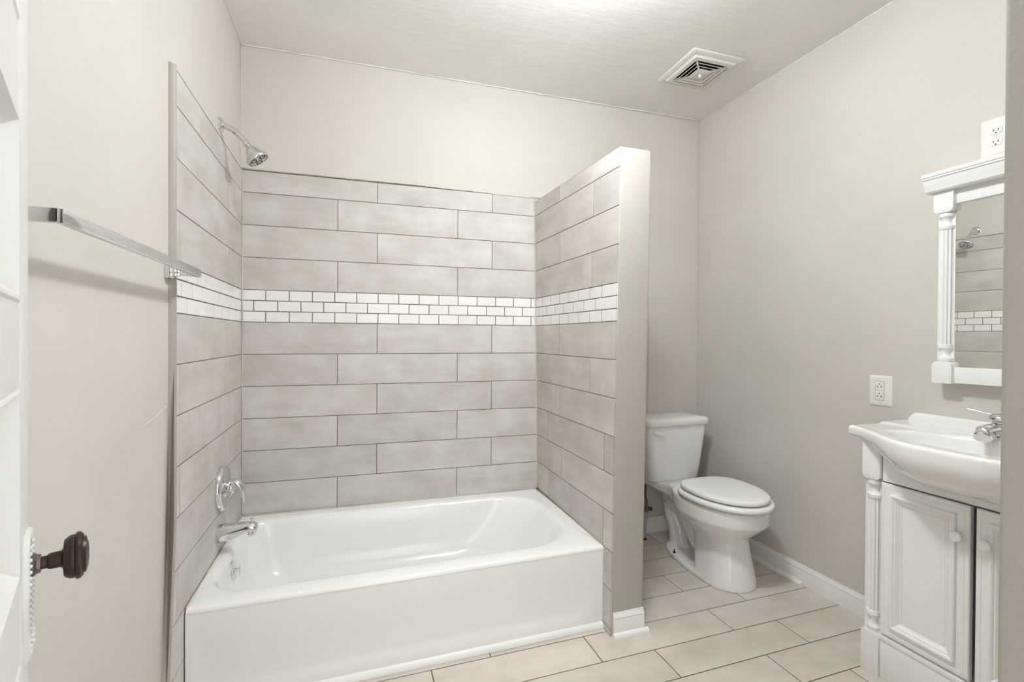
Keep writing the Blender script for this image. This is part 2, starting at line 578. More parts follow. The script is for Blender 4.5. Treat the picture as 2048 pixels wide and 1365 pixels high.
# floor
y_lines = -0.844
PY = 0.1555
fr = []
for i in range(-12, 7):
    ya, yb_ = y_lines + PY * i, y_lines + PY * (i + 1)
    j = arith((1.970 if i % 2 == 1 else 2.192) - 5 * T, T)
    cuts = [XL] + sorted(v for v in j if XL + 0.01 < v < XR - 0.01) + [XR]
    yb2 = min(yb_, 0.06)
    if yb2 - ya < 0.01:
        continue
    for a, b_ in zip(cuts, cuts[1:]):
        fr.append((a, b_, ya, yb2))
ff = lambda u, z, d: Vector((u, z, d))
floor = tile_panel(fr, ff, [(XW - 0.1, XR + 0.1, -2.72, 0.1)], 0.0032, 'floor', None, [M['floor_tile'], M['floor_grout']])
tag(floor, 'floor of long greige plank tiles with thin dark joints', 'floor', kind='structure')

# baseboards
def base_profile(th=0.013, h=0.092):
    return [(0, 0), (th, 0), (th, h * 0.70), (th * 0.88, h * 0.74), (th * 0.95, h * 0.80), (th * 0.72, h * 0.88), (th * 0.45, h * 0.93), (th * 0.35, h), (0, h)]
def sweep(mb, prof, a, b_, nrm):
    a, b_, nrm = Vector(a), Vector(b_), Vector(nrm)
    mb.rings([[q + nrm * d + Vector((0, 0, z)) for d, z in prof] for q in (a, b_)])
def shoe(r=0.016):
    return [(0, 0)] + [(r * math.cos(PI / 2 * i / 6), r * 1.25 * math.sin(PI / 2 * i / 6)) for i in range(7)]
mb = MB()
sweep(mb, base_profile(), (XR, yb(XR), 0), (XR, -1.34, 0), (-1, 0, 0))
tag(mb.build('baseboard_right', M['white_trim'], smooth=0.5), 'white baseboard along the wall between toilet and vanity', 'baseboard', kind='structure')
mb = MB()
sweep(mb, base_profile(), (1.62, yb(1.6) + .004, 0), (XR, yb(XR) + .004, 0), (0, -1, 0))
tag(mb.build('baseboard_back', M['white_trim'], smooth=0.5), 'white baseboard on the wall behind the toilet', 'baseboard', kind='structure')
mb = MB()
sweep(mb, [(d + 0.013 if d else 0, z) for d, z in shoe(0.014)], (XR, yb(XR), 0), (XR, -0.826, 0), (-1, 0, 0))
tag(mb.build('trim_2', M['white_trim'], smooth=0.9), 'white shoe moulding that stops short, at the foot of the wall beside the toilet', 'trim', kind='structure')
mb = MB()
sweep(mb, base_profile(0.014, 0.094), (1.478, -0.878, 0), (1.617, -0.878, 0), (0, -1, 0))
sweep(mb, [(d + 0.014 if d else 0, z) for d, z in shoe(0.015)], (1.474, -0.878, 0), (1.632, -0.878, 0), (0, -1, 0))
tag(mb.build('baseboard_partition', M['white_trim'], smooth=0.5), 'short white baseboard block at the foot of the partition end', 'baseboard', kind='structure')
mb = MB()
sweep(mb, shoe(0.018), (0.0, -0.806, 0.001), (W - 0.004, -0.806, 0.001), (0, -1, 0))
tag(mb.build('trim_3', M['white_trim'], smooth=0.9), 'white quarter-round strip sealing the bathtub apron to the floor', 'trim', kind='structure')

# ------------------------------------------------------------------ door (open, at the left edge of the view)
E0 = Vector((0.1391, -1.8214, 0.0))
DD = Vector((-0.3843, 0.9232, 0.0)).normalized()      # hinge -> latch edge
DN = Vector((0.9232, 0.3843, 0.0)).normalized()       # visible face
DW, DZ0, DZ1 = 0.70, 0.012, 2.05
def dp(s, h, z):
    return E0 - DD * s + DN * h + Vector((0, 0, z))
door = thing('door_1', 'open white panelled door with a dark knob at the left edge', 'door', dp(0.35, -0.018, 0), kind='structure')
def dbox(mb, s0, s1, h0, h1, z0, z1, bevel=0.0):
    t = MB()
    t.box(s0, s1, h0, h1, z0, z1, bevel)
    mat = Matrix(((-DD.x, DN.x, 0, E0.x), (-DD.y, DN.y, 0, E0.y), (0, 0, 1, 0), (0, 0, 0, 1)))
    mb.merge(t.bm, 0, mat)
panels = [(0.10, 0.29), (0.37, 0.57), (0.651, 0.853), (0.932, 1.135), (1.216, 1.413), (1.501, 1.69), (1.77, 1.95)]
S0, S1 = 0.086, 0.615
mb = MB()
dbox(mb, 0, S0, -0.035, 0, DZ0, DZ1, 0.003)
dbox(mb, S1, DW, -0.035, 0, DZ0, DZ1, 0.003)
zz = [DZ0] + [v for pr in panels for v in pr] + [DZ1]
for a, b_ in zip(zz[0::2], zz[1::2]):
    dbox(mb, S0 - 0.001, S1 + 0.001, -0.0345, -0.0003, a, b_)
mb.build('door_frame', M['door'], door)
for (a, b_) in panels:
    mb = MB()
    rings = []
    for (ins, h) in ((-0.001, -0.001), (0.003, -0.0005), (0.006, 0.0015), (0.010, 0.001), (0.014, -0.004), (0.024, -0.012), (0.027, -0.012), (0.046, -0.009)):
        rings.append([dp(S0 + ins, h, a + ins), dp(S1 - ins, h, a + ins), dp(S1 - ins, h, b_ - ins), dp(S0 + ins, h, b_ - ins)])
    mb.rings(rings, cap0=False)
    dbox(mb, S0 - 0.001, S1 + 0.001, -0.030, -0.022, a - 0.001, b_ + 0.001)
    mb.build('door_panel', M['door'], door, smooth=0.3)
# escutcheon with beaded rim, painted over
mb = MB()
es0, es1, ez0, ez1 = 0.006, 0.058, 0.826, 0.968
rg = []
for ins, h in ((0, -0.001), (0, 0.003), (0.002, 0.005), (0.006, 0.005), (0.010, 0.0035)):
    rg.append([dp(s, h, z) for s, z in ((es0 + ins + .008, ez0 + ins), (es1 - ins - .008, ez0 + ins), (es1 - ins, ez0 + ins + .012), (es1 - ins, ez1 - ins - .012), (es1 - ins - .008, ez1 - ins), (es0 + ins + .008, ez1 - ins), (es0 + ins, ez1 - ins - .012), (es0 + ins, ez0 + ins + .012))])
mb.rings(rg)
for i in range(18):
    z = ez0 + 0.014 + (ez1 - ez0 - 0.028) * i / 17
    for s in (es0 + 0.015, es1 - 0.010):
        mb.lathe([(0.0024, 0.004), (0.002, 0.006), (0, 0.0068)], dp(s, 0, z), DN, 8)
mb.build('escutcheon_plate', M['door'], door, smooth=0.8)
kz, ks_ = 0.9305, 0.034
mb = MB()
mb.lathe([(0.0125, 0.004), (0.0125, 0.007), (0.0105, 0.009), (0.010, 0.012)], dp(ks_, 0, kz), DN, 24)
mb.build('knob_collar', M['worn'], door)
mb = MB()
mb.lathe([(0.007, 0.010), (0.007, 0.017), (0.0082, 0.018), (0.0088, 0.020), (0.0092, 0.0285), (0.0115, 0.030), (0.020, 0.031), (0.0222, 0.0335), (0.0238, 0.036), (0.0243, 0.039), (0.0238, 0.0402), (0.0256, 0.0412), (0.0264, 0.043), (0.0258, 0.0455), (0.0238, 0.0465), (0.0212, 0.047), (0.0200, 0.050), (0.0135, 0.0518), (0.006, 0.0525), (0, 0.0526)], dp(ks_, 0, kz), DN, 48)
for i in range(36):
    a = 2 * PI * i / 36
    c = dp(ks_, 0.0458, kz) + DD * (0.0226 * math.cos(a)) + Vector((0, 0, 0.0226 * math.sin(a)))
    mb.lathe([(0.0018, -0.001), (0.0016, 0.001), (0, 0.002)], c, DN, 6)
knob = mb.build('door_knob', M['bronze'], door)
knob['label'] = 'dark bronze knob with a beaded rim'

# ------------------------------------------------------------------ bathtub
tub = thing('bathtub', 'white alcove bathtub with a rounded basin between tiled walls', 'bathtub', (W / 2, -0.4, 0))
mb = MB()
X0, X1, Y0, Y1 = 0.004, W + 0.006, -0.811, -0.004
def tubwarp(v):
    if v.x > 1.0 and v.y > -0.45:
        pass
    return Vector((v.x, v.y + yb(v.x) * max(0.0, (v.y + 0.811) / 0.811), v.z))
N8 = 10
bx0, bx1, by0, by1 = 0.034, 1.405, -0.722, -0.080
rr_in = [0.13, 0.24, 0.20, 0.11]
rings = [rrect(X0, X1, Y0 + 0.012, Y1, 0.004, 0.0, N8),
         rrect(X0, X1, Y0 + 0.012, Y1, 0.004, 0.30, N8),
         rrect(X0, X1, Y0 + 0.002, Y1, 0.004, 0.314, N8),
         rrect(X0, X1, Y0 + 0.001, Y1, 0.004, 0.319, N8),
         rrect(X0, X1, Y0 + 0.0035, Y1, 0.004, 0.3255, N8),
         rrect(X0, X1, Y0 + 0.007, Y1, 0.004, 0.330, N8),
         rrect(X0, X1, Y0 + 0.015, Y1, 0.004, 0.3335, N8),
         rrect(bx0 - 0.022, bx1 + 0.024, by0 - 0.022, by1 + 0.022, [r + 0.02 for r in rr_in], 0.3345, N8),
         rrect(bx0 - 0.012, bx1 + 0.013, by0 - 0.012, by1 + 0.012, [r + 0.012 for r in rr_in], 0.3335, N8), rrect(bx0 - 0.005, bx1 + 0.005, by0 - 0.005, by1 + 0.005, [r + 0.005 for r in rr_in], 0.3312, N8),
         rrect(bx0, bx1 - 0.001, by0, by1, rr_in, 0.3275, N8),
         rrect(bx0 + 0.005, bx1 - 0.012, by0 + 0.007, by1 - 0.007, rr_in, 0.317, N8),
         rrect(bx0 + 0.009, bx1 - 0.030, by0 + 0.014, by1 - 0.014, rr_in, 0.295, N8),
         rrect(bx0 + 0.018, bx1 - 0.075, by0 + 0.022, by1 - 0.022, rr_in, 0.235, N8),
         rrect(bx0 + 0.032, bx1 - 0.130, by0 + 0.034, by1 - 0.034, rr_in, 0.165, N8),
         rrect(bx0 + 0.065, bx1 - 0.185, by0 + 0.052, by1 - 0.052, rr_in, 0.11, N8),
         rrect(bx0 + 0.10, bx1 - 0.235, by0 + 0.085, by1 - 0.085, rr_in, 0.075, N8),
         rrect(bx0 + 0.16, bx1 - 0.30, by0 + 0.14, by1 - 0.14, [0.1] * 4, 0.062, N8),
         rrect(bx0 + 0.30, bx1 - 0.45, by0 + 0.24, by1 - 0.24, [0.05] * 4, 0.059, N8)]
mb.rings(rings, cap0=False)
mb.build('basin', M['tub'], tub, smooth=1.2, warp=tubwarp)
mb = MB()
nx, nzz = 90, 26
grid = []
def sdrr(x, z):
    # signed distance inside the embossed panel (positive inside)
    cx, cz = 0.725, 0.30
    hx, hz, r = 0.685, 0.245, 0.075
    qx, qz = abs(x - cx) - hx + r, abs(z - cz) - hz + r
    return -(math.hypot(max(qx, 0), max(qz, 0)) + min(max(qx, qz), 0) - r)
for i in range(nx + 1):
    colv = []
    x = X0 + (X1 - X0) * i / nx
    for j in range(nzz + 1):
        z = 0.317 * j / nzz
        d = 0.0055 * sm(-0.014, 0.022, sdrr(x, z)) * (1 - sm(0.10, 0.27, z))
        colv.append(mb.bm.verts.new((x, Y0 + 0.002 + d, z)))
    grid.append(colv)
for i in range(nx):
    for j in range(nzz):
        mb.face([grid[i][j], grid[i + 1][j], grid[i + 1][j + 1], grid[i][j + 1]])
mb.build('apron', M['tub'], tub, smooth=1.5, recalc=False)
# overflow plate on the sloping end, and drain
oc, od = Vector((0.049, -0.402, 0.258)), Vector((0.985, 0, 0.17)).normalized()
mb = MB()
mb.lathe([(0.037, -0.006), (0.037, 0.002), (0.034, 0.006), (0.024, 0.009), (0.010, 0.010), (0, 0.010)], oc, od, 36)
ov = mb.build('overflow_plate', M['chrome'], tub)
mb = MB()
mb.lathe([(0.0045, 0.0), (0.0045, 0.018)], oc + od * 0.006, od, 12)
mb.box(oc.x + 0.022, oc.x + 0.027, oc.y - 0.004, oc.y + 0.004, oc.z - 0.022, oc.z + 0.014, 0.001)
mb.build('trip_lever', M['chrome'], ov)
mb = MB()
mb.lathe([(0.033, 0.0), (0.033, 0.003), (0.026, 0.004), (0.02, 0.001), (0, 0.001)], (0.30, -0.41, 0.060), (0, 0, 1), 28)
mb.build('drain', M['chrome'], tub)
# caulk line round the tub
bead([(0.004, -0.80, ZT), (0.003, -0.01, ZT + 0.003), (W * 0.5, yb(W / 2) - 0.003, ZT + 0.002), (W, yb(W) - 0.004, ZT + 0.002), (W + 0.004, -0.4, ZT), (W - 0.003, -0.80, ZT)], 0.0028, 0.0008, 'caulk_bead', tub, M['caulk'])

# ------------------------------------------------------------------ tub spout
sp = thing('tub_spout', 'chrome bath spout with a diverter knob, over the bathtub rim', 'spout', (0, -0.42, 0.42))
mb = MB()
rg = []
for x, zc, rz, ry in ((0.0, 0.417, 0.036, 0.034), (0.006, 0.417, 0.036, 0.034), (0.03, 0.419, 0.034, 0.032), (0.06, 0.424, 0.029, 0.029), (0.09, 0.429, 0.024, 0.026), (0.115, 0.431, 0.021, 0.0245), (0.128, 0.429, 0.020, 0.023), (0.136, 0.426, 0.017, 0.020), (0.140, 0.423, 0.011, 0.014)):
    rg.append([Vector((x, -0.42 + ry * math.cos(2 * PI * i / 28), zc + rz * math.sin(2 * PI * i / 28))) for i in range(28)])
mb.rings(rg)
mb.lathe([(0.015, 0.0), (0.016, 0.02), (0.013, 0.024)], (0.120, -0.42, 0.422), (0, 0, -1), 20)
mb.build('spout_body', M['chrome'], sp, smooth=0.9)
mb = MB()
mb.lathe([(0.0035, 0), (0.0035, 0.010), (0.007, 0.011), (0.0078, 0.014), (0.005, 0.016), (0, 0.0162)], (0.118, -0.42, 0.449), (0.15, 0, 1), 14)
mb.build('diverter_knob', M['chrome'], sp)

# ------------------------------------------------------------------ shower valve
vc = Vector((0.0, -0.375, 0.582))
va = thing('shower_valve', 'chrome shower control with round plate and curved lever on left tile', 'faucet', vc)
mb = MB()
mb.lathe([(0.089, -0.002), (0.090, 0.006), (0.088, 0.014), (0.082, 0.020), (0.074, 0.021), (0.066, 0.018), (0.045, 0.018), (0.036, 0.022), (0.030, 0.026), (0, 0.026)], vc, (1, 0, 0), 56)
mb.build('escutcheon_plate', M['chrome'], va, smooth=0.7)
mb = MB()
mb.lathe([(0.024, 0.02), (0.025, 0.036), (0.024, 0.046), (0.018, 0.052), (0, 0.054)], vc, (1, 0, 0), 28)
pts = [vc + Vector(q) for q in ((0.030, 0, 0.000), (0.043, 0, 0.014), (0.058, 0, 0.016), (0.070, 0, 0.004), (0.077, 0, -0.018), (0.080, 0, -0.042), (0.083, 0, -0.060), (0.088, 0, -0.070))]
mb.tube(pts, [(0.020, 0.023), (0.020, 0.024), (0.018, 0.023), (0.0145, 0.021), (0.011, 0.018), (0.0085, 0.0155), (0.006, 0.013), (0.003, 0.009)], n=22)
hd = mb.build('lever_handle', M['chrome'], va, smooth=0.9)
mb = MB()
mb.box(0.0175, 0.0195, vc.y - 0.052, vc.y - 0.044, vc.z - 0.012, vc.z - 0.004, 0.0008)
tm = mb.build('temperature_mark', M['red'], va)
tm['label'] = 'small red mark'

# ------------------------------------------------------------------ shower head
sh = thing('shower_sprayer', 'chrome shower head on a bent arm above the tiled left wall', 'shower head', (XW, -0.365, 2.025))
mb = MB()
mb.lathe([(0.031, -0.001), (0.031, 0.003), (0.027, 0.008), (0.017, 0.013), (0.012, 0.016), (0.0, 0.016)], (XW, -0.365, 2.025), (1, 0, 0), 32)
mb.build('flange', M['chrome'], sh)
mb = MB()
ap = []
for i in range(13):
    t = i / 12
    ap.append((XW + 0.006 + 0.088 * t, -0.365 - 0.002 * t, 2.025 - 0.006 * t - 0.055 * t * t))
mb.tube(ap, 0.0108, 18)
mb.build('arm', M['chrome'], sh, smooth=1.0)
hp = Vector(ap[-1])
ax = Vector((0.56, 0.02, -0.80)).normalized()
mb = MB()
mb.lathe([(0.0125, -0.006), (0.0135, -0.004), (0.0135, 0.008), (0.011, 0.010), (0.009, 0.011), (0.0115, 0.014), (0.0115, 0.019), (0.013, 0.022)], hp, ax, 24)
mb.build('swivel_nut', M['chrome'], sh, smooth=0.7)
mb = MB()
mb.lathe([(0.0125, 0.018), (0.018, 0.022), (0.027, 0.036), (0.036, 0.054), (0.039, 0.060), (0.0435, 0.062), (0.045, 0.066), (0.045, 0.074), (0.043, 0.077), (0.040, 0.0765), (0, 0.076)], hp, ax, 44)
head = mb.build('head', M['chrome'], sh, smooth=0.7)
mb = MB()
e1 = ax.cross(Vector((0, 1, 0))).normalized()
e2 = ax.cross(e1)
for q in range(3):
    a0 = 2 * PI * q / 3 + 0.5
    c0 = hp + ax * 0.0762 + e1 * (0.021 * math.cos(a0)) + e2 * (0.021 * math.sin(a0))
    for i in range(9):
        a = 2 * PI * i / 9
        c = c0 + e1 * (0.0115 * math.cos(a)) + e2 * (0.0115 * math.sin(a))
        mb.lathe([(0.0028, -0.001), (0.0025, 0.002), (0, 0.0022)], c, ax, 8)
for i in range(20):
    a = 2 * PI * i / 20
    c = hp + ax * 0.0762 + e1 * (0.0375 * math.cos(a)) + e2 * (0.0375 * math.sin(a))
    mb.lathe([(0.0024, -0.001), (0.002, 0.002), (0, 0.0022)], c, ax, 8)
mb.build('spray_nozzles', M['grey_rubber'], head)

# ------------------------------------------------------------------ towel bar
tb = thing('towel_bar', 'long square chrome towel bar on the left wall beside the tiling', 'towel bar', (XL, -1.25, 1.372))
for y in (-0.905, -1.592):
    mb = MB()
    mb.box(XL, XL + 0.016, y - 0.019, y + 0.019, 1.353, 1.391, 0.002)
    mb.box(XL + 0.015, XL + 0.026, y - 0.014, y + 0.014, 1.358, 1.386, 0.002)
    mb.build('wall_flange', M['chrome'], tb)
    mb = MB()
    yy = y + 0.008 if y > -1 else y
    mb.prism([(XL + 0.02, yy - 0.007, 1.362), (XL + 0.02, yy + 0.007, 1.362), (XL + 0.02, yy + 0.007, 1.384), (XL + 0.02, yy - 0.007, 1.384)], (0.056, 0, 0), bevel=0.001)
    mb.build('bracket_arm', M['chrome'], tb)
mb = MB()
mb.box(0.058, 0.068, -1.599, -0.888, 1.3605, 1.3835, 0.0012)
mb.build('bar', M['chrome'], tb)

# ------------------------------------------------------------------ toilet
CX = 2.25
to = thing('toilet', 'white two-piece toilet with a closed lid, against the back wall', 'toilet', (CX, -0.45, 0))
mb = MB()
SX = lambda z, hw, yf, yb2, yc: egg(CX, hw, yf, yb2, yc, z, 48, 2.4)
mb.rings([SX(0.0, 0.130, -0.800, -0.24, -0.62), SX(0.018, 0.130, -0.800, -0.24, -0.62), SX(0.026, 0.124, -0.795, -0.245, -0.62), SX(0.028, 0.10, -0.77, -0.26, -0.62)])
# pedestal column and bowl
P = [(0.0, .128, -.800, -.545, -.66), (0.03, .125, -.797, -.540, -.66), (0.09, .116, -.785, -.53, -.65), (0.16, .107, -.770, -.52, -.64), (0.215, .104, -.762, -.50, -.63), (0.238, .116, -.772, -.46, -.63),
     (0.26, .142, -.798, -.40, -.62), (0.285, .165, -.826, -.38, -.62), (0.308, .184, -.850, -.37, -.62), (0.316, .188, -.858, -.36, -.62), (0.345, .187, -.862, -.355, -.62), (0.372, .187, -.864, -.35, -.62), (0.384, .184, -.862, -.35, -.62), (0.388, .176, -.852, -.36, -.62)]
mb.rings([egg(CX, q[1], q[2], q[3], q[4], q[0], 48, 2.4 if q[0] > 0.25 else 4.5) for q in P])
# deck under the tank
dk = []
for y, hw, zt, zb in ((-0.56, .150, .386, .26), (-0.46, .150, .386, .28), (-0.40, .118, .386, .30), (-0.34, .108, .385, .315), (-0.28, .115, .372, .318), (-0.22, .125, .368, .322), (-0.08, .130, .368, .330)):
    dk.append([Vector((CX - hw, y, zb + .01)), Vector((CX - hw * .8, y, zb)), Vector((CX + hw * .8, y, zb)), Vector((CX + hw, y, zb + .01)), Vector((CX + hw, y, zt - .01)), Vector((CX + hw * .93, y, zt)), Vector((CX - hw * .93, y, zt)), Vector((CX - hw, y, zt - .01))])
mb.rings(dk)
# trapway: back of the bowl, up and over, then down to the foot
tw = [(CX, -0.58, 0.10), (CX, -0.50, 0.13), (CX, -0.43, 0.20), (CX, -0.36, 0.255), (CX, -0.30, 0.262), (CX, -0.262, 0.235), (CX, -0.262, 0.18), (CX, -0.285, 0.12), (CX, -0.30, 0.06), (CX, -0.30, 0.01)]
mb.tube(tw, [(.07, .078), (.066, .078), (.062, .076), (.058, .074), (.056, .074), (.056, .070), (.056, .056), (.056, .046), (.058, .046), (.06, .050)], 28)
mb.tube([(CX, -0.26, 0.20), (CX, -0.26, 0.33)], [(0.05, 0.07), (0.06, 0.10)], 20)
bowl = mb.build('bowl', M['china'], to, smooth=3.0)
rm = bowl.modifiers.new('fuse', 'REMESH')
rm.mode = 'VOXEL'
rm.voxel_size = 0.0055
rm.use_smooth_shade = True
s_ = bowl.modifiers.new('soften', 'SMOOTH')
s_.factor = 0.5
s_.iterations = 4
# closed ring seat and lid
def seat_ring(name, hw, yf, yb2, z0, z1, mat, rnd, dome=0.0):
    mb = MB()
    O = lambda i, z: egg(CX, hw - i, yf + i, yb2 - i, -0.63, z, 64, 3.0)
    r = [O(rnd * .5, z0), O(rnd * .15, z0 + rnd * .25), O(0, (z0 + z1) / 2), O(rnd * .25, z1 - rnd * .4), O(rnd * .8, z1 - rnd * .08), O(rnd * 1.8, z1 + dome * .3), O(hw * .35, z1 + dome * .8), O(hw * .75, z1 + dome)]
    mb.rings(r)
    return mb.build(name, mat, to, smooth=1.2)
seat_ring('seat', 0.195, -0.884, -0.445, 0.396, 0.4185, M['seat'], 0.010)
seat_ring('lid', 0.178, -0.864, -0.452, 0.4265, 0.446, M['seat'], 0.007, 0.003)
for sx in (-1, 1):
    mb = MB()
    mb.lathe([(0.014, 0.0), (0.014, 0.008), (0.010, 0.018), (0.008, 0.030), (0, 0.031)], (CX + sx * 0.078, -0.432, 0.384), (0, 0, 1), 16)
    mb.box(CX + sx * 0.078 - 0.012, CX + sx * 0.078 + 0.012, -0.478, -0.424, 0.406, 0.417, 0.004)
    mb.build('hinge', M['seat'], to)
    mb = MB()
    mb.lathe([(0.016, 0.0), (0.014, 0.004), (0.006, 0.005), (0.0, 0.005)], (CX + sx * 0.108, -0.40, 0.026), (0, 0, 1), 16)
    mb.lathe([(0.008, 0.004), (0.007, 0.010), (0.0035, 0.012), (0.0035, 0.024), (0, 0.0245)], (CX + sx * 0.108, -0.40, 0.026), (0, 0, 1), 12, mi=1)
    mb.build('floor_bolt', [M['seat'], M['dark']], to)
# tank
TX = 2.262
mb = MB()
def TR(hw, y0, y1, z, r):
    return rrect(TX - hw, TX + hw, y0, y1, [r, r, .02, .02], z, 6)
mb.rings([TR(.150, -.245, -.085, .366, .03), TR(.160, -.256, -.075, .371, .035), TR(.166, -.262, -.07, .380, .038), TR(.176, -.270, -.065, .45, .04), TR(.188, -.276, -.062, .55, .04), TR(.200, -.282, -.060, .655, .04), TR(.201, -.282, -.06, .692, .04)])
mb.build('tank', M['china'], to, smooth=0.8)
mb = MB()
mb.rings([TR(.196, -.278, -.055, .690, .035), TR(.209, -.292, -.048, .690, .035), TR(.213, -.296, -.046, .694, .04), TR(.215, -.298, -.044, .716, .042), TR(.213, -.296, -.046, .724, .042), TR(.206, -.288, -.052, .730, .045), TR(.17, -.25, -.09, .735, .05), TR(.10, -.19, -.14, .737, .02)])
mb.build('tank_lid', M['china'], to, smooth=0.9)
mb = MB()
mb.lathe([(0.013, -0.004), (0.013, 0.006), (0.010, 0.012), (0, 0.013)], (TX - 0.158, -0.281, 0.655), (0, -1, 0), 18)
mb.tube([(TX - 0.178, -0.293, 0.659), (TX - 0.160, -0.295, 0.657), (TX - 0.135, -0.296, 0.650), (TX - 0.112, -0.297, 0.645)], [(0.009, 0.004), (0.011, 0.005), (0.010, 0.005), (0.006, 0.004)], 14)
mb.build('flush_lever', M['china'], to)

# water supply beside the toilet
su = thing('water_supply_line', 'braided supply hose and shut-off valve beside the toilet tank', 'pipe', (2.13, -0.13, 0))
mb = MB()
mb.tube([(2.128, -0.135, 0.0), (2.135, -0.130, 0.02), (2.170, -0.105, 0.150)], 0.0085, 14)
mb.build('pipe', M['pipe'], su)
mb = MB()
mb.lathe([(0.02, 0), (0.018, 0.004), (0.01, 0.006)], (2.128, -0.135, 0.0), (0, 0, 1), 18)
mb.build('floor_flange', M['dark'], su)
mb = MB()
mb.lathe([(0.011, 0), (0.012, 0.012), (0.011, 0.03), (0.008, 0.034)], (2.169, -0.106, 0.145), (0.2, 0.1, 1), 16)
mb.lathe([(0.006, 0), (0.006, 0.014), (0.013, 0.015), (0.013, 0.024), (0.009, 0.025), (0, 0.025)], (2.175, -0.108, 0.162), (1, -0.2, 0), 12)
mb.build('shutoff_valve', M['steel'], su)
mb = MB()
mb.tube([(2.173, -0.104, 0.175), (2.170, -0.104, 0.21), (2.160, -0.103, 0.25), (2.160, -0.105, 0.29), (2.165, -0.112, 0.33), (2.162, -0.12, 0.368)], 0.0065, 12)
mb.build('hose', M['steel'], su)

# ------------------------------------------------------------------ pilasters shared by vanity and mirror
def pilaster(xf, yc, w, z, name, parent, mat, xb):
    """z = [foot, foot block top, lower spool top, shaft top, upper spool top, head block top]; front at xf, back at xb (+X)"""
    mb = MB()
    h = w / 2
    def block(z0, z1, shoulder_top):
        c = 0.017
        n = 7
        pts = []
        if shoulder_top:
            pts = [(yc + h, z0), (yc - h, z0), (yc - h, z1 - c)]
            for i in range(1, n):
                a = PI / 2 * i / n
                pts.append((yc - h + c * (1 - math.cos(a)), z1 - c + c * math.sin(a)))
            pts += [(yc - h + c, z1), (yc + h - c, z1)]
            for i in range(1, n):
                a = PI / 2 * (1 - i / n)
                pts.append((yc + h - c * (1 - math.cos(a)), z1 - c + c * math.sin(a)))
            pts += [(yc + h, z1 - c)]
        else:
            pts = [(yc - h, z1), (yc + h, z1), (yc + h, z0 + c)]
            for i in range(1, n):
                a = PI / 2 * i / n
                pts.append((yc + h - c * (1 - math.cos(a)), z0 + c - c * math.sin(a)))
            pts += [(yc + h - c, z0), (yc - h + c, z0)]
            for i in range(1, n):
                a = PI / 2 * (1 - i / n)
                pts.append((yc - h + c * (1 - math.cos(a)), z0 + c - c * math.sin(a)))
            pts += [(yc - h, z0 + c)]
        mb.prism([(xf, y, zz_) for y, zz_ in pts], (xb - xf, 0, 0), bevel=0.0012)
    block(z[0], z[1], True)
    block(z[4], z[5], False)
    # backing board
    mb.box(xf + 0.024, xb, yc - h * 0.86, yc + h * 0.86, z[1] - 0.002, z[4] + 0.002)
    xc = xf + 0.026
    R = h * 0.82
    def spool(a, b_):
        k = b_ - a
        pr = [(R * .7, 0), (R * .95, .02), (R * 1.0, .12), (R * .98, .2), (R * .80, .27), (R * .66, .36), (R * .60, .46), (R * .64, .56), (R * .76, .66), (R * .82, .70), (R * .98, .76), (R * 1.0, .86), (R * .95, .97), (R * .7, 1.0)]
        mb.lathe([(r, f_ * k) for r, f_ in pr], (xc, yc, a), (0, 0, 1), 28)
    spool(z[1], z[2])
    spool(z[3], z[4])
    # fluted half shaft
    n = 156
    ring = []
    for i in range(n):
        a = 2 * PI * i / n
        rr = R * 0.90 - 0.0034 * (0.5 + 0.5 * math.cos(a * 13)) ** 0.8
        ring.append((xc + rr * math.cos(a), yc + rr * math.sin(a)))
    mb.rings([[Vector((x, y, z[2] - 0.004)) for x, y in ring], [Vector((x, y, z[3] + 0.004)) for x, y in ring]])
    return mb.build(name, mat, parent, smooth=0.5)

# ------------------------------------------------------------------ vanity cabinet
VX, VY = 2.252, -1.632
va2 = thing('vanity_cabinet', 'white bathroom vanity cabinet with fluted corner posts and two doors', 'cabinet', (2.40, VY, 0))
mb = MB()
yl, yr = -1.312, -1.952
mb.box(2.262, 2.553, yl - 0.016, yl - 0.001, 0.0, 0.822)
mb.box(2.262, 2.553, yr + 0.001, yr + 0.016, 0.0, 0.822)
mb.box(2.262, 2.553, yr + 0.01, yl - 0.01, 0.14, 0.155)
mb.box(2.540, 2.552, yr + 0.01, yl - 0.01, 0.0, 0.80)
mb.build('cabinet_body', M['cabinet'], va2)
for yc in (yl - 0.028, yr + 0.028):
    pilaster(2.246, yc, 0.060, [0.0, 0.150, 0.222, 0.622, 0.690, 0.826], 'corner_post', va2, M['cabinet'], 2.29)
mb = MB()
mb.box(2.254, 2.270, yr + 0.0585, yl - 0.0585, 0.0, 0.152, 0.003)
mb.box(2.251, 2.256, yr + 0.0585, yl - 0.0585, 0.134, 0.150, 0.002)
mb.build('toe_board', M['cabinet'], va2)
